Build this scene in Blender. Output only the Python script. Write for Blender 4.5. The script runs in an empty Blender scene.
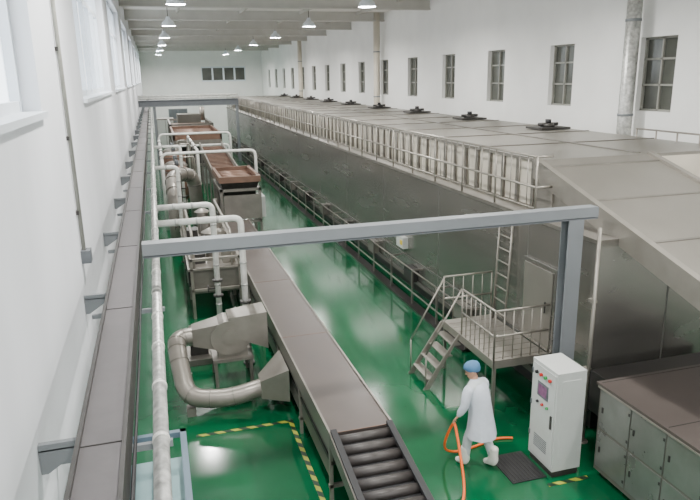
import bpy, bmesh, math, random
from mathutils import Vector, Matrix
random.seed(4)
C = bpy.context.scene.collection

# ---------------------------------------------------------------- materials
def s2l(c):
    return tuple(((v/255)/12.92 if v/255<=0.04045 else ((v/255+0.055)/1.055)**2.4) for v in c)
def mat(name, rgb, rough=0.5, metal=0.0, var=0.1, scale=4.0, stretch=(1,1,1), bump=0.0, coat=0.0, emit=0.0, rvar=0.1):
    m = bpy.data.materials.new(name); m.use_nodes = True
    nt = m.node_tree; b = nt.nodes['Principled BSDF']
    tc = nt.nodes.new('ShaderNodeTexCoord'); mp = nt.nodes.new('ShaderNodeMapping')
    mp.inputs['Scale'].default_value = stretch
    nt.links.new(tc.outputs['Object'], mp.inputs['Vector'])
    n = nt.nodes.new('ShaderNodeTexNoise'); n.inputs['Scale'].default_value = scale; n.inputs['Detail'].default_value = 5
    nt.links.new(mp.outputs['Vector'], n.inputs['Vector'])
    r = nt.nodes.new('ShaderNodeValToRGB'); l = s2l(rgb)
    r.color_ramp.elements[0].position = 0.3; r.color_ramp.elements[1].position = 0.7
    r.color_ramp.elements[0].color = tuple(max(0,v*(1-var)) for v in l)+(1,)
    r.color_ramp.elements[1].color = tuple(min(1,v*(1+var)) for v in l)+(1,)
    nt.links.new(n.outputs['Fac'], r.inputs['Fac']); nt.links.new(r.outputs['Color'], b.inputs['Base Color'])
    mr = nt.nodes.new('ShaderNodeMapRange')
    mr.inputs['To Min'].default_value = max(0.02, rough-rvar); mr.inputs['To Max'].default_value = min(1, rough+rvar)
    nt.links.new(n.outputs['Fac'], mr.inputs['Value']); nt.links.new(mr.outputs['Result'], b.inputs['Roughness'])
    b.inputs['Metallic'].default_value = metal
    b.inputs['Coat Weight'].default_value = coat; b.inputs['Coat Roughness'].default_value = 0.06
    if bump:
        bp = nt.nodes.new('ShaderNodeBump'); bp.inputs['Strength'].default_value = bump; bp.inputs['Distance'].default_value = 0.02
        nt.links.new(n.outputs['Fac'], bp.inputs['Height']); nt.links.new(bp.outputs['Normal'], b.inputs['Normal'])
    if emit:
        nt.links.new(r.outputs['Color'], b.inputs['Emission Color']); b.inputs['Emission Strength'].default_value = emit
    return m

M_floor = mat('green_epoxy', (4,84,50), 0.12, 0, 0.16, 0.7, bump=0.03, coat=0.1, rvar=0.06)
M_wall = mat('wall_paint', (236,236,233), 0.7, 0, 0.04, 0.8)
M_wallL = mat('wall_paint_left', (224,226,230), 0.75, 0, 0.07, 0.9, stretch=(1,1,0.4))
M_ceil = mat('ceiling_sheet', (228,226,220), 0.8, 0, 0.04, 1)
M_ceilb = mat('ceiling_beam_paint', (190,188,181), 0.6, 0, 0.05, 2)
M_steel = mat('brushed_stainless', (146,143,137), 0.26, 0.75, 0.1, 1.0, stretch=(1,0.3,2), rvar=0.06)
M_steelD = mat('dull_stainless', (122,118,111), 0.4, 0.5, 0.14, 3)
M_panel = mat('housing_panel_steel', (134,135,130), 0.3, 0.6, 0.14, 3)
M_roof = mat('roof_sheet', (134,130,122), 0.38, 0.5, 0.1, 0.8)
M_seam = mat('panel_seam', (118,117,112), 0.5, 0.5, 0.05)
M_cream = mat('cream_panel', (204,196,180), 0.6, 0, 0.07, 2)
M_rail = mat('railing_steel', (150,145,136), 0.38, 0.55, 0.08)
M_beam = mat('grey_beam_paint', (120,124,127), 0.5, 0.1, 0.06, 2)
M_beamD = mat('grey_beam_paint_dark', (98,102,106), 0.5, 0.1, 0.06, 2)
M_frame = mat('blue_grey_frame_paint', (96,116,130), 0.5, 0.1, 0.06, 2)
M_tray = mat('taupe_tray_cover', (88,84,85), 0.55, 0.15, 0.14, 6, bump=0.1)
M_black = mat('black_rubber', (36,36,38), 0.6, 0, 0.2)
M_roller = mat('roller_steel', (66,62,60), 0.4, 0.2, 0.2, 6)
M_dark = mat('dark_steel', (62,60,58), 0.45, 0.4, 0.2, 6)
M_belt = mat('brown_cover_sheet', (90,82,78), 0.36, 0.35, 0.1, 2.5)
M_foil = mat('aluminium_foil_lagging', (182,182,178), 0.4, 0.45, 0.35, 12, bump=0.4)
M_white = mat('white_pipe_lagging', (216,216,210), 0.5, 0.05, 0.14, 7)
M_pvc = mat('white_window_frame', (222,228,234), 0.45, 0, 0.03)
M_glow = mat('daylight_glass', (232,240,248), 0.2, 0, 0.04, 0.5, emit=2.4)
M_glass = mat('dark_interior_glass', (88,90,84), 0.15, 0.1, 0.3, 0.8)
M_blind = mat('window_bar', (140,140,132), 0.5, 0, 0.1)
M_cab = mat('cabinet_grey', (196,198,194), 0.4, 0.05, 0.03)
M_red = mat('red_button', (200,40,30), 0.35, 0, 0.05)
M_grn = mat('green_button', (40,150,70), 0.35, 0, 0.05)
M_screen = mat('touch_screen', (120,80,110), 0.2, 0, 0.3, 14, emit=0.3)
M_yel = mat('yellow_label', (216,190,60), 0.5, 0, 0.05)
M_coat = mat('white_cotton', (200,205,214), 0.85, 0, 0.07, 9, bump=0.35)
M_pant = mat('white_trousers', (196,202,204), 0.85, 0, 0.06, 9, bump=0.25)
M_boot = mat('white_rubber_boot', (232,230,220), 0.4, 0, 0.03)
M_skin = mat('skin', (196,150,124), 0.55, 0, 0.05)
M_lip = mat('lips', (160,96,86), 0.5, 0, 0.05)
M_cap = mat('blue_cap', (78,120,158), 0.8, 0, 0.12, 12, bump=0.2)
M_hair = mat('black_hair', (24,20,18), 0.7, 0, 0.2)
M_hose = mat('orange_hose', (240,104,28), 0.4, 0, 0.05)
M_duct = mat('grey_duct', (138,133,125), 0.36, 0.5, 0.14, 3)
M_lamp = mat('lamp_glow', (255,252,240), 0.3, 0, 0.0, emit=8)
M_deck = mat('deck_sheet', (128,158,160), 0.5, 0.2, 0.08, 3)
M_bronze = mat('machine_bronze', (116,90,76), 0.42, 0.35, 0.2, 3)

def hazard():
    m = bpy.data.materials.new('hazard_stripe'); m.use_nodes=True; nt=m.node_tree; b=nt.nodes['Principled BSDF']
    tc=nt.nodes.new('ShaderNodeTexCoord'); w=nt.nodes.new('ShaderNodeTexWave'); w.wave_type='BANDS'; w.bands_direction='DIAGONAL'
    w.inputs['Scale'].default_value=2.4; nt.links.new(tc.outputs['Object'], w.inputs['Vector'])
    r=nt.nodes.new('ShaderNodeValToRGB'); r.color_ramp.interpolation='CONSTANT'
    r.color_ramp.elements[0].color=s2l((20,50,32))+(1,); r.color_ramp.elements[1].position=0.5; r.color_ramp.elements[1].color=s2l((156,158,56))+(1,)
    nt.links.new(w.outputs['Fac'], r.inputs['Fac']); nt.links.new(r.outputs['Color'], b.inputs['Base Color']); b.inputs['Roughness'].default_value=0.4
    return m
M_haz = hazard()

# ---------------------------------------------------------------- mesh builder
class B:
    def __init__(s, name, parent=None):
        s.name=name; s.bm=bmesh.new(); s.mats=[]; s.parent=parent
    def mi(s,m):
        if m not in s.mats: s.mats.append(m)
        return s.mats.index(m)
    def hexa(s, p, m):
        vs=[s.bm.verts.new(q) for q in p]; k=s.mi(m)
        for idx in ((0,3,2,1),(4,5,6,7),(0,1,5,4),(1,2,6,5),(2,3,7,6),(3,0,4,7)):
            f=s.bm.faces.new([vs[i] for i in idx]); f.material_index=k
    def box(s,x0,x1,y0,y1,z0,z1,m):
        s.hexa([(x0,y0,z0),(x1,y0,z0),(x1,y1,z0),(x0,y1,z0),(x0,y0,z1),(x1,y0,z1),(x1,y1,z1),(x0,y1,z1)],m)
    def slab(s,x0,x1,ya,za,yb,zb_,t,m):
        s.hexa([(x0,ya,za-t),(x1,ya,za-t),(x1,yb,zb_-t),(x0,yb,zb_-t),(x0,ya,za),(x1,ya,za),(x1,yb,zb_),(x0,yb,zb_)],m)
    def prismx(s, yz, x0, x1, m):
        k=s.mi(m); a=[s.bm.verts.new((x0,y,z)) for y,z in yz]; b=[s.bm.verts.new((x1,y,z)) for y,z in yz]
        n=len(yz)
        for i in range(n):
            f=s.bm.faces.new([a[i],a[(i+1)%n],b[(i+1)%n],b[i]]); f.material_index=k
        s.bm.faces.new(a[::-1]).material_index=k; s.bm.faces.new(b).material_index=k
    def prismy(s, xz, y0, y1, m):
        k=s.mi(m); a=[s.bm.verts.new((x,y0,z)) for x,z in xz]; b=[s.bm.verts.new((x,y1,z)) for x,z in xz]
        n=len(xz)
        for i in range(n):
            f=s.bm.faces.new([a[i],a[(i+1)%n],b[(i+1)%n],b[i]]); f.material_index=k
        s.bm.faces.new(a[::-1]).material_index=k; s.bm.faces.new(b).material_index=k
    def tube(s, pts, r, m, seg=12, caps=True):
        pts=[Vector(p) for p in pts]; rs = r if isinstance(r,(list,tuple)) else [r]*len(pts)
        k=s.mi(m); rings=[]; prev=None
        for i,p in enumerate(pts):
            if i==0: t=pts[1]-p
            elif i==len(pts)-1: t=p-pts[i-1]
            else: t=(pts[i+1]-p).normalized()+(p-pts[i-1]).normalized()
            t.normalize()
            if prev is None:
                ref=Vector((0,0,1)) if abs(t.z)<0.9 else Vector((1,0,0))
                u=t.cross(ref).normalized()
            else:
                u=(prev-t*prev.dot(t)).normalized()
            prev=u; v=t.cross(u)
            rings.append([s.bm.verts.new(p+(u*math.cos(2*math.pi*j/seg)+v*math.sin(2*math.pi*j/seg))*rs[i]) for j in range(seg)])
        for a,b in zip(rings,rings[1:]):
            for j in range(seg):
                f=s.bm.faces.new([a[j],a[(j+1)%seg],b[(j+1)%seg],b[j]]); f.material_index=k; f.smooth=True
        if caps:
            s.bm.faces.new(rings[0][::-1]).material_index=k; s.bm.faces.new(rings[-1]).material_index=k
    def cyl(s,p0,p1,r,m,seg=12,r2=None):
        s.tube([p0,p1],[r,r if r2 is None else r2],m,seg)
    def done(s, bevel=0):
        bmesh.ops.recalc_face_normals(s.bm, faces=s.bm.faces)
        me=bpy.data.meshes.new(s.name); s.bm.to_mesh(me); s.bm.free()
        for m in s.mats: me.materials.append(m)
        o=bpy.data.objects.new(s.name, me); C.objects.link(o)
        if s.parent: o.parent=s.parent
        if bevel:
            b=o.modifiers.new('bevel','BEVEL'); b.width=bevel; b.segments=2; b.limit_method='ANGLE'; b.angle_limit=math.radians(50)
        return o
def fillet(pts, rad=0.15, n=5):
    pts=[Vector(p) for p in pts]; out=[pts[0]]
    for i in range(1,len(pts)-1):
        a=(pts[i-1]-pts[i]); b=(pts[i+1]-pts[i]); r=min(rad,a.length*0.49,b.length*0.49)
        A=pts[i]+a.normalized()*r; D=pts[i]+b.normalized()*r
        for k in range(n+1):
            t=k/n; out.append(A*(1-t)**2+pts[i]*2*t*(1-t)+D*t*t)
    out.append(pts[-1]); return out

XL,XR,YN,YF,ZC = -0.9,12.0,-2.5,75.0,8.8
# ---------------------------------------------------------------- room shell
b=B('floor'); b.box(XL-0.35,XR+0.3,YN,YF+0.3,-0.15,0,M_floor); b.done()
b=B('ceiling'); b.box(XL-0.35,XR+0.3,YN,YF+0.3,ZC,ZC+0.15,M_ceil)
y=4
for i in range(12):
    b.box(XL,XR,y-0.15,y+0.15,ZC-0.02,ZC,M_ceilb); b.box(XL,XR,y-0.04,y+0.04,ZC-0.4,ZC,M_ceilb); b.box(XL,XR,y-0.15,y+0.15,ZC-0.45,ZC-0.4,M_ceilb)
    b.box(XL,XR,y+2.95,y+3.05,ZC-0.16,ZC,M_ceilb)
    y+=6
for x in (1.5,4.5,7.5,10.5): b.box(x-0.05,x+0.05,YN,YF,ZC-0.14,ZC,M_ceilb)
b.done()
lw=[(1.6,6.1),(9.8,16.6),(18.6,25.4),(28,34.5),(37,43.5),(46,52.5),(55,61.5),(64,70.5)]
zb,zt=5.36,7.9
b=B('wall_left'); xo=XL-0.35
b.box(xo,XL,YN,YF,0,zb,M_wallL); b.box(xo,XL,YN,YF,zt,ZC,M_wallL)
pv=YN
for y0,y1 in lw:
    b.box(xo,XL,pv,y0,zb,zt,M_wallL); pv=y1
b.box(xo,XL,pv,YF,zb,zt,M_wallL); b.done()
for i,(y0,y1) in enumerate(lw):
    b=B('window_%d'%(i+1)); xg=XL-0.22
    b.box(xg-0.02,xg,y0,y1,zb,zt,M_glow)
    for z in (zb,zt-0.09,zb+1.6): b.box(xg,xg+0.07,y0,y1,z,z+0.09,M_pvc)
    n=max(2,round((y1-y0)/1.15))
    for k in range(n+1):
        yy=y0+0.04+(y1-y0-0.08)*k/n; b.box(xg,xg+0.08,yy-0.04,yy+0.04,zb,zt,M_pvc)
    b.box(xg,XL+0.05,y0-0.03,y1+0.03,zb-0.05,zb+0.002,M_pvc)
    b.done()
rz0,rz1=4.62,6.42
cent=[9.8+4.02*k for k in range(16)]
b=B('wall_right')
b.box(XR,XR+0.3,YN,YF,0,rz0,M_wall); b.box(XR,XR+0.3,YN,YF,rz1,ZC,M_wall)
pv=YN
for c in cent:
    b.box(XR,XR+0.3,pv,c-0.62,rz0,rz1,M_wall); pv=c+0.62
b.box(XR,XR+0.3,pv,YF,rz0,rz1,M_wall); b.done()
for i,c in enumerate(cent):
    b=B('window_%d'%(i+9)); y0,y1=c-0.62,c+0.62
    b.box(XR+0.2,XR+0.22,y0,y1,rz0,rz1,M_glass)
    for z in (rz0,rz1-0.05,rz0+0.62,rz0+1.25): b.box(XR+0.14,XR+0.2,y0,y1,z,z+0.05,M_blind)
    for yy in (y0+0.03,y1-0.03,c): b.box(XR+0.14,XR+0.2,yy-0.025,yy+0.025,rz0,rz1,M_blind)
    b.done()
b=B('wall_far'); wx0,wx1,wz0,wz1=5.4,10.2,5.3,6.9
b.box(XL,wx0,YF,YF+0.3,0,ZC,M_wall); b.box(wx1,XR,YF,YF+0.3,0,ZC,M_wall); b.box(wx0,wx1,YF,YF+0.3,0,wz0,M_wall); b.box(wx0,wx1,YF,YF+0.3,wz1,ZC,M_wall); b.done()
b=B('window_30'); b.box(wx0,wx1,YF+0.2,YF+0.22,wz0,wz1,M_glass)
for k in range(5):
    x=wx0+(wx1-wx0)*k/4; b.box(x-0.09,x+0.09,YF+0.05,YF+0.2,wz0,wz1,M_pvc)
for z in (wz0,wz1-0.15): b.box(wx0,wx1,YF+0.05,YF+0.2,z,z+0.15,M_pvc)
b.done()
b=B('door_1'); b.box(1.6,3.6,YF-0.06,YF-0.001,0,2.5,M_beam); b.box(1.7,2.57,YF-0.09,YF-0.06,0.05,2.4,M_beamD); b.box(2.63,3.5,YF-0.09,YF-0.06,0.05,2.4,M_beamD); b.done()
b=B('pipe_bridge'); pe=5.66
b.box(XL+0.01,pe,46.0,46.25,3.9,4.25,M_beamD); b.box(XL+0.01,pe,45.9,46.35,4.25,4.29,M_beam); b.box(XL+0.01,pe,45.9,46.35,3.86,3.9,M_beam)
for x in (0.0,pe-0.2): b.box(x,x+0.18,46.0,46.25,0,3.86,M_beam)
for z in (4.4,4.55): b.cyl((XL+0.02,46.1,z),(pe,46.1,z),0.07,M_white,10)
b.done()

for nx,ny,r in ((11.6,14.3,0.18),(11.6,34.0,0.17),(11.6,53.0,0.17)):
    b=B('round_column'); b.cyl((nx,ny,0),(nx,ny,ZC-0.01),r,M_foil if ny<20 else M_cream,20); b.cyl((nx,ny,0),(nx,ny,0.1),r+0.1,M_roof,20)
    for z in (2,4.5,6.8): b.cyl((nx,ny,z),(nx,ny,z+0.06),r+0.015,M_beam,20)
    b.done()

rows=[-1,7,15,23,32,41,50,59,69]
for x in (1.0,7.5):
    for y in rows:
        b=B('pendant_lamp'); b.cyl((x,y,ZC),(x,y,8.32),0.015,M_dark,6)
        b.tube([(x,y,8.34),(x,y,8.22),(x,y,8.1),(x,y,7.94)],[0.07,0.12,0.26,0.31],M_pvc,20,caps=False)
        b.cyl((x,y,8.34),(x,y,8.33),0.07,M_beam,12)
        b.tube([(x,y,8.2),(x,y,8.12),(x,y,8.06)],[0.06,0.1,0.07],M_lamp,16); P=b.done()
        L=bpy.data.lights.new('lamp_light','AREA'); L.shape='DISK'; L.size=0.42; L.energy=450; L.color=(1.0,0.98,0.945)
        o=bpy.data.objects.new('lamp_light',L); o.location=(x,y,8.0); C.objects.link(o); o.parent=P

# ---------------------------------------------------------------- left ledge / tray
b=B('cable_tray'); ta,tb=-0.58,-0.33
b.box(ta,tb,0.3,74,3.38,3.58,M_tray)
b.box(ta-0.015,ta+0.01,0.3,74,3.36,3.61,M_dark); b.box(tb-0.01,tb+0.015,0.3,74,3.36,3.61,M_dark)
y=1.2
while y<74: b.box(ta,tb,y,y+0.008,3.575,3.585,M_dark); y+=2.4
y=1
while y<74:
    xa_=XL+0.004
    b.box(xa_,tb,y,y+0.04,3.31,3.36,M_beam); b.hexa([(xa_,y,3.15),(xa_+0.04,y,3.15),(xa_+0.04,y+0.04,3.15),(xa_,y+0.04,3.15),(xa_,y,3.32),(-0.6,y,3.32),(-0.6,y+0.04,3.32),(xa_,y+0.04,3.32)],M_beam); y+=3.1
b.done()
b=B('black_cable'); b.tube([( -0.29+0.005*math.sin(i*1.7),0.3+i*1.0,3.42+0.01*math.sin(i*2.3)) for i in range(74)],0.01,M_black,6)
b.tube([( -0.295,0.3+i*1.0,3.37+0.01*math.sin(i*1.3)) for i in range(74)],0.009,M_black,6); b.done()
b=B('lagged_steam_pipe'); px,pz=-0.16,3.02
b.cyl((px,0.5,pz),(px,72,pz),0.058,M_foil,16)
y=0.9
while y<72:
    b.cyl((px,y,pz),(px,y+0.05,pz),0.064,M_white,16); y+=0.9
y=1.5
while y<72:
    b.box(XL+0.004,px+0.08,y,y+0.04,pz-0.11,pz-0.06,M_beam); y+=3.1
for (bx,by,bv) in ((1.42,12.3,0.9),(1.02,13.9,1.3),(0.55,20.5,1.2),(0.9,27.0,1.2)):
    path=fillet([(px+0.06,by,pz),(bx,by,pz),(bx,by,0.02)],0.14)
    b.tube(path,0.062,M_white,14)
    for k in range(3):
        if 0.25+k*0.38<bx-0.15: b.cyl((0.2+k*0.38,by,pz),(0.25+k*0.38,by,pz),0.068,M_foil,14)
    z=2.6
    while z>0.3: b.cyl((bx,by,z),(bx,by,z-0.04),0.068,M_foil,14); z-=0.45
    b.cyl((bx,by,1.35),(bx,by,1.31),0.11,M_dark,14); b.cyl((bx,by,1.0),(bx,by,0.96),0.11,M_dark,14)
    b.cyl((bx,by,1.15),(bx-0.2,by,1.15),0.02,M_dark,8); b.cyl((bx-0.2,by,1.15),(bx-0.22,by,1.15),0.09,M_dark,14)
    b.cyl((bx,by,0.0),(bx,by,0.03),0.12,M_dark,14)
b.done()
b=B('wall_conduit'); b.cyl((XL+0.03,7.5,3.7),(XL+0.03,7.5,ZC),0.022,M_blind,10)
for z in (4.2,5.0,5.9,7.2): b.box(XL,XL+0.03,7.45,7.55,z,z+0.04,M_dark)
b.box(XL,XL+0.1,7.42,7.58,3.66,3.8,M_beamD); b.done()

# ---------------------------------------------------------------- gantry
b=B('steel_gantry'); gx=-0.275
b.box(gx,6.1,7.9,8.1,3.68,3.702,M_beam); b.box(gx,6.1,7.985,8.015,3.55,3.68,M_beamD); b.box(gx,6.1,7.9,8.1,3.53,3.55,M_beamD)
b.box(gx,6.1,7.895,7.91,3.56,3.702,M_beam)
b.box(5.62,5.87,7.9,7.92,0,3.53,M_beam); b.box(5.62,5.87,8.08,8.1,0,3.53,M_beam); b.box(5.735,5.755,7.92,8.08,0,3.53,M_beamD)
b.box(5.52,5.97,7.8,8.2,0,0.02,M_beamD)
b.done()
b=B('steel_upright_pipe'); b.cyl((6.0,7.7,0),(6.0,7.7,3.44),0.028,M_rail,12); b.cyl((6.0,7.7,0),(6.0,7.7,0.02),0.08,M_rail,12)
for z in (1.2,2.3): b.box(5.96,6.04,7.68,7.79,z,z+0.05,M_rail)
b.done()

# ---------------------------------------------------------------- tunnel
TX0,TX1,TY0,TY1=6.1,11.0,7.8,58.0
ZB,ZR=3.16,4.1
b=B('tunnel_oven')
b.box(TX0,TX1,TY0,TY1,0.45,ZB,M_steel)
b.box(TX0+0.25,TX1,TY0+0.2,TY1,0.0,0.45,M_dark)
b.box(TX0-0.04,TX0+0.55,TY0,TY1,ZB,ZB+0.06,M_steelD)
b.box(TX0-0.03,TX0,TY0,TY1,0.42,0.52,M_steelD)
y=TY0+1.9
while y<=TY1:
    b.box(TX0-0.004,TX0,y,y+0.015,0.5,ZB,M_seam); y+=3.8
b.box(TX0-0.012,TX0,TY0,TY1,0.98,1.02,M_seam)
ux=6.62
b.box(ux,TX1,10.2,TY1,ZB+0.06,ZR-0.06,M_cream)
b.box(ux-0.06,TX1+0.02,10.2,TY1,ZR-0.06,ZR,M_roof)
y=10.4
while y<TY1:
    b.box(ux-0.05,ux,y,y+0.09,ZB+0.06,ZR-0.06,M_steelD); y+=0.55
y=12.5
while y<TY1:
    b.box(ux-0.06,TX1,y,y+0.03,ZR,ZR+0.02,M_steelD); y+=2.4
b.box(8.7,8.78,10.3,TY1,ZR,ZR+0.025,M_steelD)
for x in (7.4,8.8,10.2): b.box(x,x+0.02,TY0-0.008,TY0,0.5,ZB,M_seam)
T=b.done()
b=B('discharge_hood',T); sl=0.285; hx1_=8.9; xa=ux-0.15
def hz_(y): return ZR-sl*(10.2-y)
b.slab(xa,hx1_,2.2,hz_(2.2),10.2,ZR,0.3,M_roof)
for k in range(6):
    y=9.9-k*1.3
    b.slab(xa-0.01,hx1_+0.01,y-0.04,hz_(y-0.04)+0.015,y,hz_(y)+0.015,0.3,M_steelD)
b.slab(xa-0.05,xa+0.06,2.2,hz_(2.2)+0.05,10.2,ZR+0.05,0.36,M_rail)
b.slab(hx1_-0.06,hx1_+0.05,2.2,hz_(2.2)+0.05,10.2,ZR+0.05,0.36,M_rail)
b.prismx([(7.85,ZB+0.01),(10.2,ZB+0.01),(10.2,ZR-0.3),(7.85,hz_(7.85)-0.29)],xa+0.02,hx1_-0.05,M_roof)
for y in (8.3,9.0,9.6): b.box(xa-0.02,xa+0.03,y,y+0.06,ZB+0.06,hz_(y)-0.25,M_rail)
b.box(7.4,7.5,3.0,3.1,1.48,hz_(3)-0.28,M_steelD); b.box(8.75,8.85,3.0,3.1,0,hz_(3)-0.28,M_steelD)
b.done()
b=B('walkway_railing',T)
rx=TX0+0.02; y0,y1=9.6,TY1; rt=ZR+0.14
for z in (3.72,rt): b.cyl((rx,y0,z),(rx,y1,z),0.022,M_rail,8)
b.cyl((rx,y0,3.36),(rx,y1,3.36),0.014,M_rail,6)
y=y0
while y<y1:
    b.cyl((rx,y,ZB+0.06),(rx,y,rt),0.02,M_rail,6); y+=1.4
y=y0
while y<y1:
    b.cyl((rx,y,3.36),(rx,y,rt),0.009,M_rail,5); y+=0.28
for z in (3.72,rt): b.cyl((rx,y0,z),(ux-0.2,y0,z),0.022,M_rail,8)
for z in (3.85,4.3): b.cyl((TX1-0.1,7.9,z),(TX1-0.1,13,z),0.02,M_rail,8)
for k in range(9): b.cyl((TX1-0.1,7.9+k*0.635,ZB),(TX1-0.1,7.9+k*0.635,4.3),0.02,M_rail,8)
b.done()
b=B('foot_service_rail',T)
for z in (0.35,0.92): b.cyl((5.82,11.4,z),(5.82,56,z),0.022,M_steelD,8)
y=11.4; i=0
while y<56:
    b.box(5.8,5.84,y,y+0.05,0,0.94,M_steelD); b.box(5.82,6.12,y,y+0.05,0.9,0.94,M_steelD)
    if i%2==0: b.box(5.9,6.08,y+0.3,y+0.8,0.5,0.85,M_roof if i%4==0 else M_dark)
    y+=1.5; i+=1
b.box(5.72,5.95,11.4,56,0,0.05,M_dark)
b.done()
b=B('junction_box',T); b.box(5.95,6.098,15.4,15.9,1.2,1.5,M_cab); b.box(5.93,5.95,15.45,15.6,1.3,1.42,M_yel); b.done(0.008)
b=B('tunnel_door',T); b.box(6.05,6.09,8.75,9.75,1.02,2.5,M_steel); b.box(6.03,6.05,8.82,9.68,1.1,2.42,M_roof)
b.cyl((6.0,8.95,1.7),(6.0,8.95,1.9),0.015,M_dark,8); b.done(0.005)
for k in range(9):
    x,y=10.4,15.9+4.75*k
    b=B('roof_exhaust_fan',T); b.box(x-0.45,x+0.45,y-0.4,y+0.4,ZR+0.02,ZR+0.07,M_dark)
    b.cyl((x,y,ZR+0.07),(x,y,ZR+0.17),0.2,M_dark,16,0.14); b.cyl((x,y,ZR+0.17),(x,y,ZR+0.27),0.08,M_black,12); b.cyl((x-0.3,y,ZR+0.14),(x+0.3,y,ZR+0.14),0.045,M_dark,10); b.done()

b=B('wall_ladder')
for y in (10.15,10.6): b.cyl((5.96,y,1.02),(6.04,y,3.05),0.02,M_rail,8)
for k in range(8): z=1.2+k*0.25; x=5.96+0.08*(z-1.02)/2.1; b.cyl((x,10.15,z),(x,10.6,z),0.014,M_rail,8)
b.done()

b=B('access_platform'); PX0,PX1,PY0,PY1,PZ=5.03,6.05,8.85,10.85,1.0
b.box(PX0,PX1,PY0,PY1,PZ-0.06,PZ,M_rail); b.box(PX0-0.02,PX1,PY0-0.03,PY0,PZ-0.12,PZ+0.02,M_rail); b.box(PX0-0.03,PX0,PY0-0.03,PY1,PZ-0.12,PZ+0.02,M_rail)
for k in range(9): b.box(PX0+0.02,PX1-0.02,PY0+0.1+k*0.21,PY0+0.11+k*0.21,PZ,PZ+0.004,M_steelD)
for x in (PX0+0.03,PX1-0.05):
    for y in (PY0+0.03,PY1-0.03): b.box(x-0.025,x+0.025,y-0.025,y+0.025,0,PZ-0.06,M_rail)
def railrun(p,q,n,h=0.88):
    p=Vector(p);q=Vector(q)
    for z in (h,h*0.5): b.cyl(p+Vector((0,0,z)),q+Vector((0,0,z)),0.019,M_rail,8)
    for k in range(n+1):
        t=p.lerp(q,k/n); b.cyl(t,t+Vector((0,0,h)),0.017 if k in(0,n) else 0.01,M_rail,8)
railrun((PX0,PY0,PZ),(PX1,PY0,PZ),6); railrun((PX0,PY0,PZ),(PX0,10.05,PZ),7); railrun((PX0,PY1,PZ),(PX1,PY1,PZ),5)
for k in range(4):
    z=PZ-0.2*(k+1); x=PX0-0.16*(k+1); b.box(x,x+0.18,10.1,10.8,z-0.02,z,M_rail)
for y in (10.08,10.82):
    b.hexa([(4.3,y-0.015,0),(4.42,y-0.015,0),(4.42,y+0.015,0),(4.3,y+0.015,0),(PX0-0.06,y-0.015,PZ),(PX0,y-0.015,PZ),(PX0,y+0.015,PZ),(PX0-0.06,y+0.015,PZ)],M_rail)
    b.cyl((4.35,y,0.0),(4.35,y,0.7),0.015,M_rail,8); b.cyl((4.35,y,0.7),(PX0,y,PZ+0.88),0.017,M_rail,8)
b.done()

b=B('control_cabinet'); cx0,cx1,cy0,cy1=4.98,5.44,7.0,7.62; zc=1.62
b.box(cx0+0.02,cx1-0.02,cy0+0.02,cy1-0.02,0,0.1,M_dark); b.box(cx0,cx1,cy0,cy1,0.1,zc,M_cab)
b.box(cx0-0.015,cx0,cy0+0.03,cy1-0.03,0.15,zc-0.05,M_cab)
b.box(cx0-0.025,cx0-0.015,cy0+0.18,cy1-0.18,1.12,1.34,M_beamD); b.box(cx0-0.03,cx0-0.025,cy0+0.21,cy1-0.21,1.15,1.31,M_screen)
for k in range(4): b.cyl((cx0-0.015,cy0+0.14+k*0.11,1.46),(cx0-0.05,cy0+0.14+k*0.11,1.46),0.024,(M_red,M_grn,M_red,M_black)[k],12)
for k in range(3): b.cyl((cx0-0.015,cy0+0.18+k*0.12,1.02),(cx0-0.045,cy0+0.18+k*0.12,1.02),0.02,(M_grn,M_red,M_black)[k],12)
b.box(cx0-0.035,cx0-0.015,cy0+0.06,cy0+0.09,0.75,0.95,M_dark)
for k in range(7): b.box(cx0-0.02,cx0-0.014,cy0+0.15,cy1-0.15,0.3+k*0.03,0.312+k*0.03,M_beamD)
b.box(cx0+0.08,cx1-0.08,cy0-0.006,cy0,0.3,1.5,M_cab)
for zz in (0.4,0.9,1.4): b.box(cx0-0.02,cx0-0.012,cy1-0.05,cy1-0.01,zz,zz+0.08,M_beamD)
b.done(0.008)
b=B('rubber_mat'); b.box(4.4,4.94,7.05,7.75,0.0,0.012,M_black)
for k in range(9): b.box(4.43+k*0.057,4.445+k*0.057,7.08,7.72,0.012,0.018,M_dark)
b.done()

b=B('stainless_conveyor_housing'); hx0,hx1,hy0,hy1,hz=5.6,8.4,1.5,6.9,1.42
b.box(hx0,hx1,hy0,hy1,0.12,hz,M_steelD)
b.box(hx0-0.04,hx1,hy0,hy1+0.04,hz,hz+0.04,M_belt)
for k in range(9):
    y=hy1-0.04-k*0.62
    if y-0.58<hy0: break
    for z0,z1 in ((0.2,0.76),(0.80,1.37)):
        b.box(hx0-0.015,hx0,y-0.595,y,z0,z1,M_panel)
        b.box(hx0-0.03,hx0-0.015,y-0.08,y-0.055,(z0+z1)/2-0.04,(z0+z1)/2+0.04,M_dark)
        for zz in (z0+0.07,z1-0.11): b.box(hx0-0.025,hx0-0.015,y-0.59,y-0.565,zz,zz+0.04,M_dark)
    if k%2==0:
        b.box(hx0,hx1,y+0.01,y+0.02,hz+0.04,hz+0.046,M_dark)
        b.box(hx0+0.1,hx0+0.2,y-0.1,y,0,0.12,M_dark); b.box(hx1-0.2,hx1-0.1,y-0.1,y,0,0.12,M_dark)
b.box(hx0-0.045,hx0-0.0,hy0,hy1,hz-0.03,hz,M_rail)
b.box(hx0+0.4,hx1-0.2,hy1,TY0-0.15,0.6,1.25,M_dark)
b.done(0.005)

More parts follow.
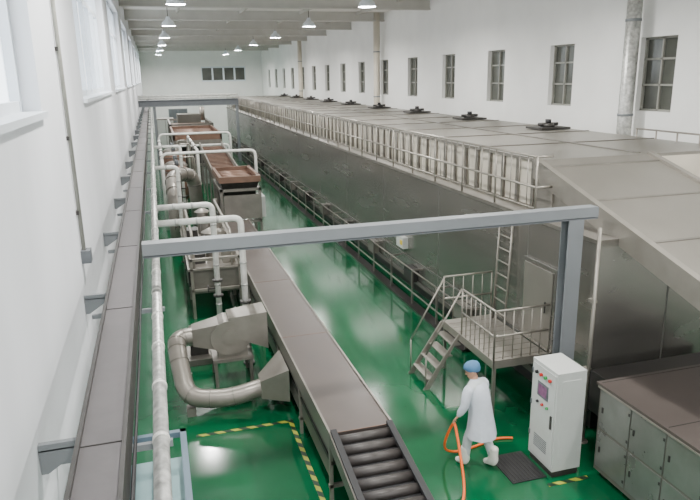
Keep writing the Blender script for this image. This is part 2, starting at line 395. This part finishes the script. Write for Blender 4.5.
# ---------------------------------------------------------------- main conveyor
b=B('covered_belt_conveyor'); vx0,vx1=1.82,2.71
b.box(vx0+0.03,vx1-0.03,7.35,21,1.02,1.1,M_belt)
y=7.35
while y<21: b.box(vx0+0.02,vx1-0.02,y,y+0.015,1.1,1.104,M_bronze); y+=3.4
for x in (vx0,vx1-0.03):
    b.box(x,x+0.03,7.35,21,0.84,1.12,M_duct)
    b.slab(x,x+0.03,4.6,0.62,7.35,1.12,0.2,M_steelD)
b.box(vx0+0.03,vx1-0.03,7.4,21,0.6,0.66,M_dark)
b.box(vx0+0.05,vx0+0.07,7.6,21,0.3,0.84,M_steelD); b.box(vx1-0.07,vx1-0.05,7.6,21,0.3,0.84,M_steelD)
y=7.4
while y<21:
    for x in (vx0+0.01,vx1-0.06): b.box(x,x+0.05,y,y+0.05,0,0.86,M_rail)
    b.box(vx0,vx1,y,y+0.05,0.25,0.3,M_rail); y+=1.9
for x in (vx0+0.01,vx1-0.06): b.box(x,x+0.05,5.0,5.05,0,0.5,M_rail)
b.slab(vx0+0.03,vx1-0.03,4.6,0.54,7.35,1.04,0.03,M_black)
y=7.25
while y>4.65:
    z=1.06-(7.35-y)*0.182
    b.cyl((vx0+0.03,y,z),(vx1-0.03,y,z),0.066,M_roller,12); y-=0.2
for x in (vx0+0.02,vx1-0.1): b.slab(x,x+0.08,4.6,0.66,7.35,1.16,0.06,M_black)
b.done()

# ---------------------------------------------------------------- blower with ducts
b=B('centrifugal_blower')
by=11.6
prof=[]
for k in range(25):
    a=2*math.pi*k/24; r=0.28+0.1*(k/24); prof.append((0.98+r*math.cos(a)*1.05, 1.0+r*math.sin(a)))
b.prismy(prof,by-0.26,by+0.26,M_duct)
b.hexa([(0.98,by-0.25,1.0),(1.68,by-0.3,0.7),(1.68,by+0.3,0.7),(0.98,by+0.25,1.0),(0.98,by-0.25,1.36),(1.68,by-0.3,1.42),(1.68,by+0.3,1.42),(0.98,by+0.25,1.36)],M_duct)
b.hexa([(0.32,by-0.16,0.86),(0.8,by-0.25,0.75),(0.8,by+0.25,0.75),(0.32,by+0.16,0.86),(0.32,by-0.16,1.18),(0.8,by-0.25,1.26),(0.8,by+0.25,1.26),(0.32,by+0.16,1.18)],M_duct)
b.cyl((0.98,by-0.27,1.0),(0.98,by-0.285,1.0),0.14,M_duct,20)
b.cyl((0.98,by+0.26,1.0),(0.98,by+0.55,1.0),0.13,M_beamD,16)
b.box(0.65,1.4,by-0.25,by+0.55,0.5,0.56,M_steelD); b.box(0.75,1.3,by-0.2,by+0.2,0.56,0.75,M_duct)
for x in (0.7,1.35):
    for y in (by-0.2,by+0.5): b.box(x-0.03,x+0.03,y-0.03,y+0.03,0,0.52,M_steelD)
path=fillet([(0.5,by,1.02),(0.03,by,1.0),(0.03,by-0.4,0.9),(0.12,10.5,0.32),(0.8,10.35,0.28),(1.4,10.35,0.4)],0.3,6)
b.tube(path,0.16,M_duct,20)
for i in range(2,len(path)-1,4):
    t=(path[i+1]-path[i]).normalized(); b.cyl(path[i]-t*0.01,path[i]+t*0.01,0.168,M_steelD,20)
b.hexa([(1.35,10.2,0.26),(1.8,9.95,0.25),(1.8,10.85,0.25),(1.35,10.5,0.26),(1.35,10.2,0.58),(1.8,9.95,0.84),(1.8,10.85,0.84),(1.35,10.5,0.58)],M_duct)
b.box(0.1,0.25,10.42,10.58,0,0.16,M_steelD)
b.done(0.01)

b=B('hazard_tape'); b.box(0.2,1.8,9.72,9.79,0,0.004,M_haz); b.box(1.72,1.79,7.0,9.72,0,0.004,M_haz); b.done()
b=B('hazard_tape'); b.box(4.85,5.5,6.84,6.91,0,0.004,M_haz); b.done()

b=B('steel_support_frame')
fz=1.0
for (x0,x1,y0,y1) in ((-0.8,0.04,8.2,8.28),(-0.04,0.04,3.5,8.28),(-0.8,-0.72,3.5,8.28),(-0.36,-0.3,3.5,8.28)): b.box(x0,x1,y0,y1,fz-0.08,fz,M_frame)
for x in (-0.8,-0.04):
    for y in (3.5,5.8,8.2): b.box(x,x+0.08,y,y+0.08,0,fz-0.08,M_frame)
b.box(-0.75,0.0,3.5,8.24,0.55,0.6,M_deck)
b.done()

# ---------------------------------------------------------------- machines at the far left
def frame(b,x0,x1,y0,y1,z0,z1,t,m,ny=2):
    for x in (x0,x1-t):
        for k in range(ny+1):
            y=y0+(y1-t-y0)*k/ny; b.box(x,x+t,y,y+t,z0,z1,m)
        for z in (z0+(z1-z0)*0.45,z1-t): b.box(x,x+t,y0,y1,z,z+t,m)
    for y in (y0,y1-t):
        for z in (z0+(z1-z0)*0.45,z1-t): b.box(x0,x1,y,y+t,z,z+t,m)
b=B('hopper_feeder'); frame(b,1.85,3.2,21.3,24,0,2.1,0.09,M_steelD)
b.hexa([(2.25,22,1.0),(2.8,22,1.0),(2.8,23.2,1.0),(2.25,23.2,1.0),(1.9,21.4,2.3),(3.15,21.4,2.3),(3.15,23.9,2.3),(1.9,23.9,2.3)],M_dark)
b.box(1.85,1.95,21.3,24,2.3,2.5,M_bronze); b.box(3.1,3.2,21.3,24,2.3,2.5,M_bronze); b.box(1.95,3.1,21.3,21.4,2.3,2.5,M_bronze); b.box(1.95,3.1,23.9,24,2.3,2.5,M_bronze)
for k in range(6): b.cyl((1.95,21.7+k*0.4,2.33),(3.1,21.7+k*0.4,2.33),0.06,M_bronze,10)
b.box(1.95,3.1,21.2,21.28,1.1,1.9,M_steelD); b.cyl((1.7,22.5,1.4),(1.84,22.5,1.4),0.22,M_duct,16); b.box(3.2,3.4,21.8,22.6,1.0,1.7,M_cab); b.done()
b=B('elevating_conveyor'); b.hexa([(2.1,24.3,1.3),(3.2,24.3,1.3),(3.2,34,2.0),(2.1,34,2.0),(2.1,24.3,1.6),(3.2,24.3,1.6),(3.2,34,2.3),(2.1,34,2.3)],M_steelD)
for k in range(5):
    y=24.6+k*2.2
    for x in (2.1,3.12): b.box(x,x+0.08,y,y+0.08,0,1.35+0.072*(y-24.3),M_steelD)
for x in (2.08,3.16): b.hexa([(x,24.3,1.55),(x+0.06,24.3,1.55),(x+0.06,34,2.25),(x,34,2.25),(x,24.3,1.8),(x+0.06,24.3,1.8),(x+0.06,34,2.5),(x,34,2.5)],M_duct)
for k in range(30): y=24.5+k*0.31; z=1.6+0.0722*(y-24.3); b.box(2.15,3.15,y,y+0.12,z-0.01,z+0.05,M_bronze)
b.done()
b=B('frying_machine'); frame(b,0.5,1.7,15.2,19.8,0,1.5,0.07,M_rail,3)
b.box(0.55,1.65,15.3,19.7,0.6,1.2,M_steelD); b.box(0.45,1.75,15.2,19.8,1.2,1.26,M_duct)
for y in (16.2,17.6,18.9): b.cyl((1.1,y,1.26),(1.1,y,1.9),0.16,M_duct,16); b.cyl((1.1,y,1.9),(1.1,y,2.0),0.24,M_duct,16,0.06)
for y in (15.6,17.0,18.3): b.box(0.46,0.55,y,y+0.6,0.7,1.1,M_dark); b.box(0.6,0.9,y,y+0.5,1.26,1.5,M_dark)
for x in (0.6,1.5): b.tube(fillet([(x,15.3,1.2),(x,15.3,2.1),(x,19.5,2.1),(x,19.5,1.26)],0.2),0.035,M_rail,10)
for k in range(4): b.box(1.3,1.6,15.5+k*1.1,15.9+k*1.1,1.26,1.55,M_rail)
b.done(0.006)
b=B('exhaust_duct'); path=fillet([(0.42,21.8,0.0),(0.42,21.8,2.0),(0.42,23.2,2.4),(1.2,24.2,2.3),(1.3,24.3,0.0)],0.6,6); b.tube(path,0.24,M_duct,20)
for i in range(2,len(path)-1,3):
    t=(path[i+1]-path[i]).normalized(); b.cyl(path[i]-t*0.02,path[i]+t*0.02,0.26,M_steelD,20)
b.done()
# row of cylindrical tanks with its pipework is one installation
PW=bpy.data.objects.new('process_tank_line',None); C.objects.link(PW)
def tank(x,y,r,z0,z1,m=M_duct):
    b=B('stainless_tank',PW); b.tube([(x,y,z0-0.25),(x,y,z0),(x,y,z1),(x,y,z1+0.1),(x,y,z1+0.17)],[0.08,r,r,r*0.75,0.1],m,24)
    for z in (z0+0.1,z1-0.1): b.cyl((x,y,z),(x,y,z+0.04),r+0.02,M_steelD,24)
    for k in range(4):
        a=math.pi/4+k*math.pi/2; b.cyl((x+0.85*r*math.cos(a),y+0.85*r*math.sin(a),0),(x+0.85*r*math.cos(a),y+0.85*r*math.sin(a),z0+0.1),0.035,M_rail,8)
    b.cyl((x,y,z1+0.15),(x,y,z1+0.4),0.09,M_beamD,12); b.cyl((x,y,z0-0.25),(x,y,0.1),0.03,M_rail,8)
    b.tube(fillet([(x+r*0.5,y,z1+0.05),(x+r*0.5,y,z1+0.5),(x+r+0.25,y,z1+0.5),(x+r+0.25,y,0.0)],0.12),0.035,M_rail,10)
    b.done()
tank(0.75,28.6,0.5,0.7,1.9,M_bronze); tank(0.75,30.4,0.5,0.7,1.9); tank(0.75,32.4,0.55,0.7,2.1,M_bronze); tank(0.75,34.4,0.5,0.7,2.1)
b=B('process_pipework',PW)
for (x,ya,yb_,z,r) in ((0.15,25.4,35.4,2.6,0.07),(1.6,27.6,35.2,2.75,0.06)):
    b.tube(fillet([(x,ya,0.0),(x,ya,z),(x,yb_,z),(x,yb_,0.0)],0.25),r,M_white,10)
    y=ya+1.5
    while y<yb_-1: b.cyl((x,y,0),(x,y,z),0.02,M_steelD,6); b.cyl((x,y,z),(x,y+0.05,z),r+0.03,M_dark,10); y+=2.1
for (y,z) in ((26.0,2.85),(34.8,2.9),(35.6,2.2)):
    b.tube(fillet([(0.15,y,0),(0.15,y,z),(3.75,y,z),(3.75,y,0)],0.25),0.06,M_white,10)
b.done()
b=B('vibrating_screen'); frame(b,0.95,3.4,36.6,43,0,2.2,0.12,M_steelD,4)
b.box(0.9,3.5,36.6,43,2.2,2.4,M_steelD)
for (x0,x1,y0,y1) in ((0.9,1.0,36.6,43),(3.4,3.5,36.6,43),(0.9,3.5,36.6,36.7),(0.9,3.5,42.9,43)): b.box(x0,x1,y0,y1,2.4,2.75,M_bronze)
b.box(1.1,3.3,36.9,42.6,0.9,1.8,M_dark)
for k in range(8): b.cyl((1.0,37.1+k*0.75,2.48),(3.4,37.1+k*0.75,2.48),0.14,M_bronze,10)
b.done()
b=B('packing_machine'); frame(b,1.0,4.0,47.4,54,0,2.6,0.12,M_steelD,4); b.box(1.2,3.8,47.7,53.6,0.3,2.2,M_steelD); b.box(1.6,3.2,48.2,50,2.6,3.2,M_roof)
for x in (1.4,2.2,3.0): b.box(x,x+0.6,47.65,47.7,0.6,2.0,M_cab)
b.box(1.2,3.8,47.5,53.8,2.2,2.3,M_bronze); b.cyl((3.5,51,2.6),(3.5,51,3.6),0.2,M_duct,14); b.done()
b=B('storage_cabinet'); b.box(0.2,1.6,58,60,0.1,2.4,M_roof); b.box(0.25,0.88,57.97,58,0.2,2.3,M_cab); b.box(0.92,1.55,57.97,58,0.2,2.3,M_cab)
for x in (0.25,1.45): b.box(x,x+0.1,58.1,59.9,0,0.1,M_dark)
b.done()
b=B('pump_unit'); q=12.9; b.box(0.1,0.85,q-0.4,q+0.4,0,0.12,M_steelD)
b.tube([(0.3,q,0.5),(0.6,q,0.5),(0.8,q,0.5)],[0.22,0.22,0.12],M_duct,18); b.cyl((0.2,q,0.5),(0.3,q,0.5),0.16,M_dark,16); b.box(0.3,0.65,q-0.15,q+0.15,0.12,0.32,M_dark); b.done()

# ---------------------------------------------------------------- worker (forward = local -X)
WR=math.radians(-62); WS=0.95
W=bpy.data.objects.new('factory_worker',None); C.objects.link(W)
W.location=(4.15,7.6,0); W.rotation_euler=(0,0,WR); W.scale=(WS,WS,WS)
def skin(name, verts, edges, radii, m, root=0, sub=2, parent=W):
    me=bpy.data.meshes.new(name); me.from_pydata(verts,edges,[]); me.materials.append(m)
    o=bpy.data.objects.new(name,me); C.objects.link(o); o.parent=parent
    s=o.modifiers.new('skin','SKIN'); s.use_smooth_shade=True
    for i,r in enumerate(radii):
        d=me.skin_vertices[0].data[i]; d.radius=(r if isinstance(r,tuple) else (r,r)); d.use_root=(i==root)
    if sub: ss=o.modifiers.new('sub','SUBSURF'); ss.levels=sub; ss.render_levels=sub
    return o
vb=[(0,0,0.90),(-0.02,0,1.05),(-0.06,0,1.20),(-0.11,0,1.34),(-0.14,0,1.43),
    (-0.10,-0.19,1.34),(-0.10,-0.27,1.10),(-0.20,-0.31,0.90),
    (-0.10,0.19,1.34),(-0.16,0.24,1.10),(-0.33,0.18,0.96),
    (0.0,-0.10,0.84),(-0.14,-0.12,0.48),(-0.17,-0.13,0.12),
    (0.0,0.10,0.84),(0.02,0.13,0.48),(0.17,0.14,0.14)]
eb=[(0,1),(1,2),(2,3),(3,4),(3,5),(5,6),(6,7),(3,8),(8,9),(9,10),(0,11),(11,12),(12,13),(0,14),(14,15),(15,16)]
rb=[(0.15,0.13),(0.14,0.12),(0.15,0.12),(0.12,0.1),0.055,0.075,0.058,0.04,0.075,0.058,0.04,0.1,0.078,0.066,0.1,0.078,0.066]
skin('body',vb,eb,rb,M_pant)
cb=B('coat',W); rings=[]
prof=[((0.02,0,0.56),0.23,0.25),((0.02,0,0.68),0.205,0.235),((0.0,0,0.90),0.175,0.205),((-0.02,0,1.05),0.16,0.19),((-0.055,0,1.19),0.16,0.205),((-0.09,0,1.31),0.14,0.22),((-0.115,0,1.375),0.105,0.175),((-0.13,0,1.42),0.068,0.078),((-0.137,0,1.45),0.058,0.063)]
seg=28; k=cb.mi(M_coat)
for (c,rx_,ry_) in prof:
    fl=0.06 if c[2]<0.8 else 0.012
    rings.append([cb.bm.verts.new((c[0]+rx_*math.cos(2*math.pi*j/seg)*(1+fl*math.sin(j*1.9)), c[1]+ry_*math.sin(2*math.pi*j/seg)*(1+fl*math.sin(j*1.9)), c[2]+0.15*rx_*math.cos(2*math.pi*j/seg)*(1 if c[2]>1 else 0))) for j in range(seg)])
for a,c in zip(rings,rings[1:]):
    for j in range(seg):
        f=cb.bm.faces.new([a[j],a[(j+1)%seg],c[(j+1)%seg],c[j]]); f.smooth=True; f.material_index=k
for sgn,e,h in ((-1,(-0.10,-0.275,1.10),(-0.19,-0.308,0.925)),(1,(-0.16,0.24,1.10),(-0.31,0.185,0.98))):
    mid=tuple((e[i]+h[i])/2 for i in range(3))
    cb.tube([(-0.09,sgn*0.13,1.355),(-0.105,sgn*0.20,1.32),(-0.11,sgn*0.24,1.22),e,mid,h],[0.085,0.088,0.075,0.068,0.06,0.052],M_coat,16)
o=cb.done(); sm=o.modifiers.new('sub','SUBSURF'); sm.levels=1; sm.render_levels=1
for sgn,x0 in ((-1,-0.17),(1,0.17)):
    y=sgn*0.135
    skin('boot',[(x0,y,0.36),(x0,y,0.2),(x0+0.01,y,0.07),(x0-0.09,y,0.055),(x0-0.18,y,0.045),(x0+0.05,y,0.05)],[(0,1),(1,2),(2,3),(3,4),(2,5)],[0.08,0.072,0.062,0.052,0.045,0.045],M_boot,2)
hb=B('head',W); hc=Vector((-0.185,0,1.56)); rot=Matrix.Rotation(math.radians(30),3,'Z')@Matrix.Rotation(math.radians(-22),3,'Y')
def hv(p): return hc+rot@Vector(p)
rings=[]; NS=20
lv=[(-0.125,0.03,-0.03),(-0.115,0.05,-0.03),(-0.085,0.068,-0.02),(-0.05,0.078,-0.008),(-0.01,0.086,0),(0.03,0.09,0),(0.07,0.084,0.0),(0.1,0.062,0),(0.118,0.03,0)]
k=hb.mi(M_skin)
for z,r,ox in lv:
    rings.append([hb.bm.verts.new(hv((ox-1.12*r*math.cos(2*math.pi*j/NS),0.86*r*math.sin(2*math.pi*j/NS),z))) for j in range(NS)])
for a,c in zip(rings,rings[1:]):
    for j in range(NS):
        f=hb.bm.faces.new([a[j],a[(j+1)%NS],c[(j+1)%NS],c[j]]); f.smooth=True; f.material_index=k
hb.bm.faces.new(rings[0]).material_index=k; hb.bm.faces.new(rings[-1]).material_index=k
hb.tube([hv((-0.09,0,0.01)),hv((-0.112,0,-0.03)),hv((-0.095,0,-0.04))],[0.008,0.016,0.01],M_skin,8)
for s_ in (-1,1):
    hb.tube([hv((-0.083,s_*0.03,0.012)),hv((-0.094,s_*0.03,0.012))],[0.013,0.008],M_hair,8)
    hb.tube([hv((0.01,s_*0.07,0.015)),hv((0.015,s_*0.086,0.0)),hv((0.005,s_*0.078,-0.03))],[0.012,0.018,0.01],M_skin,8)
hb.tube([hv((-0.092,-0.022,-0.07)),hv((-0.098,0,-0.068)),hv((-0.092,0.022,-0.07))],0.006,M_lip,8)
hb.tube([hv((0.0,0,-0.08)),Vector((-0.135,0,1.40))],[0.052,0.056],M_skin,14)
hb.tube([hv((0.055,0,0.02)),hv((0.055,0,-0.03)),hv((0.045,0,-0.075))],[0.062,0.055,0.03],M_hair,14)
hb.done()
cp=B('cap',W); rings=[]; k=cp.mi(M_cap)
for z,r in ((0.0,0.094),(0.03,0.108),(0.07,0.114),(0.11,0.1),(0.138,0.066),(0.15,0.02)):
    rings.append([cp.bm.verts.new(hv((0.016-1.12*r*math.cos(2*math.pi*j/24)*(1+0.02*math.sin(j*2.5)),0.95*r*math.sin(2*math.pi*j/24)*(1+0.02*math.sin(j*2.5)),z+(0.03*math.cos(2*math.pi*j/24) if z<0.04 else 0)))) for j in range(24)])
for a,c in zip(rings,rings[1:]):
    for j in range(24):
        f=cp.bm.faces.new([a[j],a[(j+1)%24],c[(j+1)%24],c[j]]); f.smooth=True; f.material_index=k
cp.bm.faces.new(rings[-1]).material_index=k; cp.done()
def hand(wr,sgn):
    w=Vector(wr); d=Vector((-0.6,0,-0.8)).normalized(); s=Vector((0,1,0))
    skin('palm',[tuple(w),tuple(w+d*0.04),tuple(w+d*0.085)],[(0,1),(1,2)],[(0.026,0.02),(0.038,0.018),(0.04,0.016)],M_skin,0,1)
    for i,L in enumerate((0.07,0.08,0.075,0.06)):
        o_=w+d*0.075+s*(i-1.5)*0.02*sgn
        p=[o_,o_+d*L*0.45,o_+d*L*0.65+Vector((0,0,-L*0.35)),o_+d*L*0.4+Vector((0.01,0,-L*0.6))]
        skin('finger',[tuple(q) for q in p],[(0,1),(1,2),(2,3)],[0.009,0.009,0.008,0.007],M_skin,0,1)
    o_=w+d*0.03-s*0.03*sgn
    skin('thumb',[tuple(o_),tuple(o_+d*0.03-s*0.018*sgn+Vector((0,0,-0.01))),tuple(o_+d*0.055-s*0.01*sgn+Vector((0,0,-0.03)))],[(0,1),(1,2)],[0.012,0.01,0.008],M_skin,0,1)
hand((-0.195,-0.31,0.91),1); hand((-0.32,0.18,0.965),-1)
Wm=Matrix.Translation(W.location)@Matrix.Rotation(WR,4,'Z')@Matrix.Scale(WS,4)
hd=Wm@Vector((-0.26,-0.31,0.785))
hp=[(5.0,8.1,0.02),(4.75,8.2,0.02),(4.5,8.1,0.02),(4.25,8.05,0.02),(4.0,8.0,0.02),(3.75,7.98,0.1),(hd.x-0.08,hd.y+0.14,0.4),(hd.x,hd.y+0.03,0.74),(hd.x,hd.y-0.03,0.74),(3.72,7.3,0.3),(3.66,7.05,0.03),(3.45,6.75,0.02),(3.2,6.4,0.02),(3.02,5.9,0.02),(3.0,5.0,0.02)]
cu=bpy.data.curves.new('rubber_hose','CURVE'); cu.dimensions='3D'; sp=cu.splines.new('NURBS'); sp.points.add(len(hp)-1)
for i,p in enumerate(hp): sp.points[i].co=(*p,1)
sp.use_endpoint_u=True; sp.order_u=4; cu.bevel_depth=0.02; cu.bevel_resolution=3; cu.materials.append(M_hose); cu.resolution_u=8
o=bpy.data.objects.new('rubber_hose',cu); C.objects.link(o)

# ---------------------------------------------------------------- world + camera
w=bpy.data.worlds.new('World'); bpy.context.scene.world=w; w.use_nodes=True
w.node_tree.nodes['Background'].inputs['Color'].default_value=(0.97,0.98,1,1); w.node_tree.nodes['Background'].inputs['Strength'].default_value=1.8
cam=bpy.data.cameras.new('Camera'); co=bpy.data.objects.new('Camera',cam); C.objects.link(co)
cam.sensor_width=36; cam.lens=650/700*36; cam.clip_start=0.05; cam.clip_end=300
yaw,pitch,roll=math.radians(16.3),math.radians(14.95),math.radians(-1.0)
Rm=Matrix.Rotation(-yaw,4,'Z')@Matrix.Rotation(math.pi/2-pitch,4,'X')@Matrix.Rotation(roll,4,'Z')
co.matrix_world=Matrix.Translation((0,0,5.6))@Rm
bpy.context.scene.camera=co
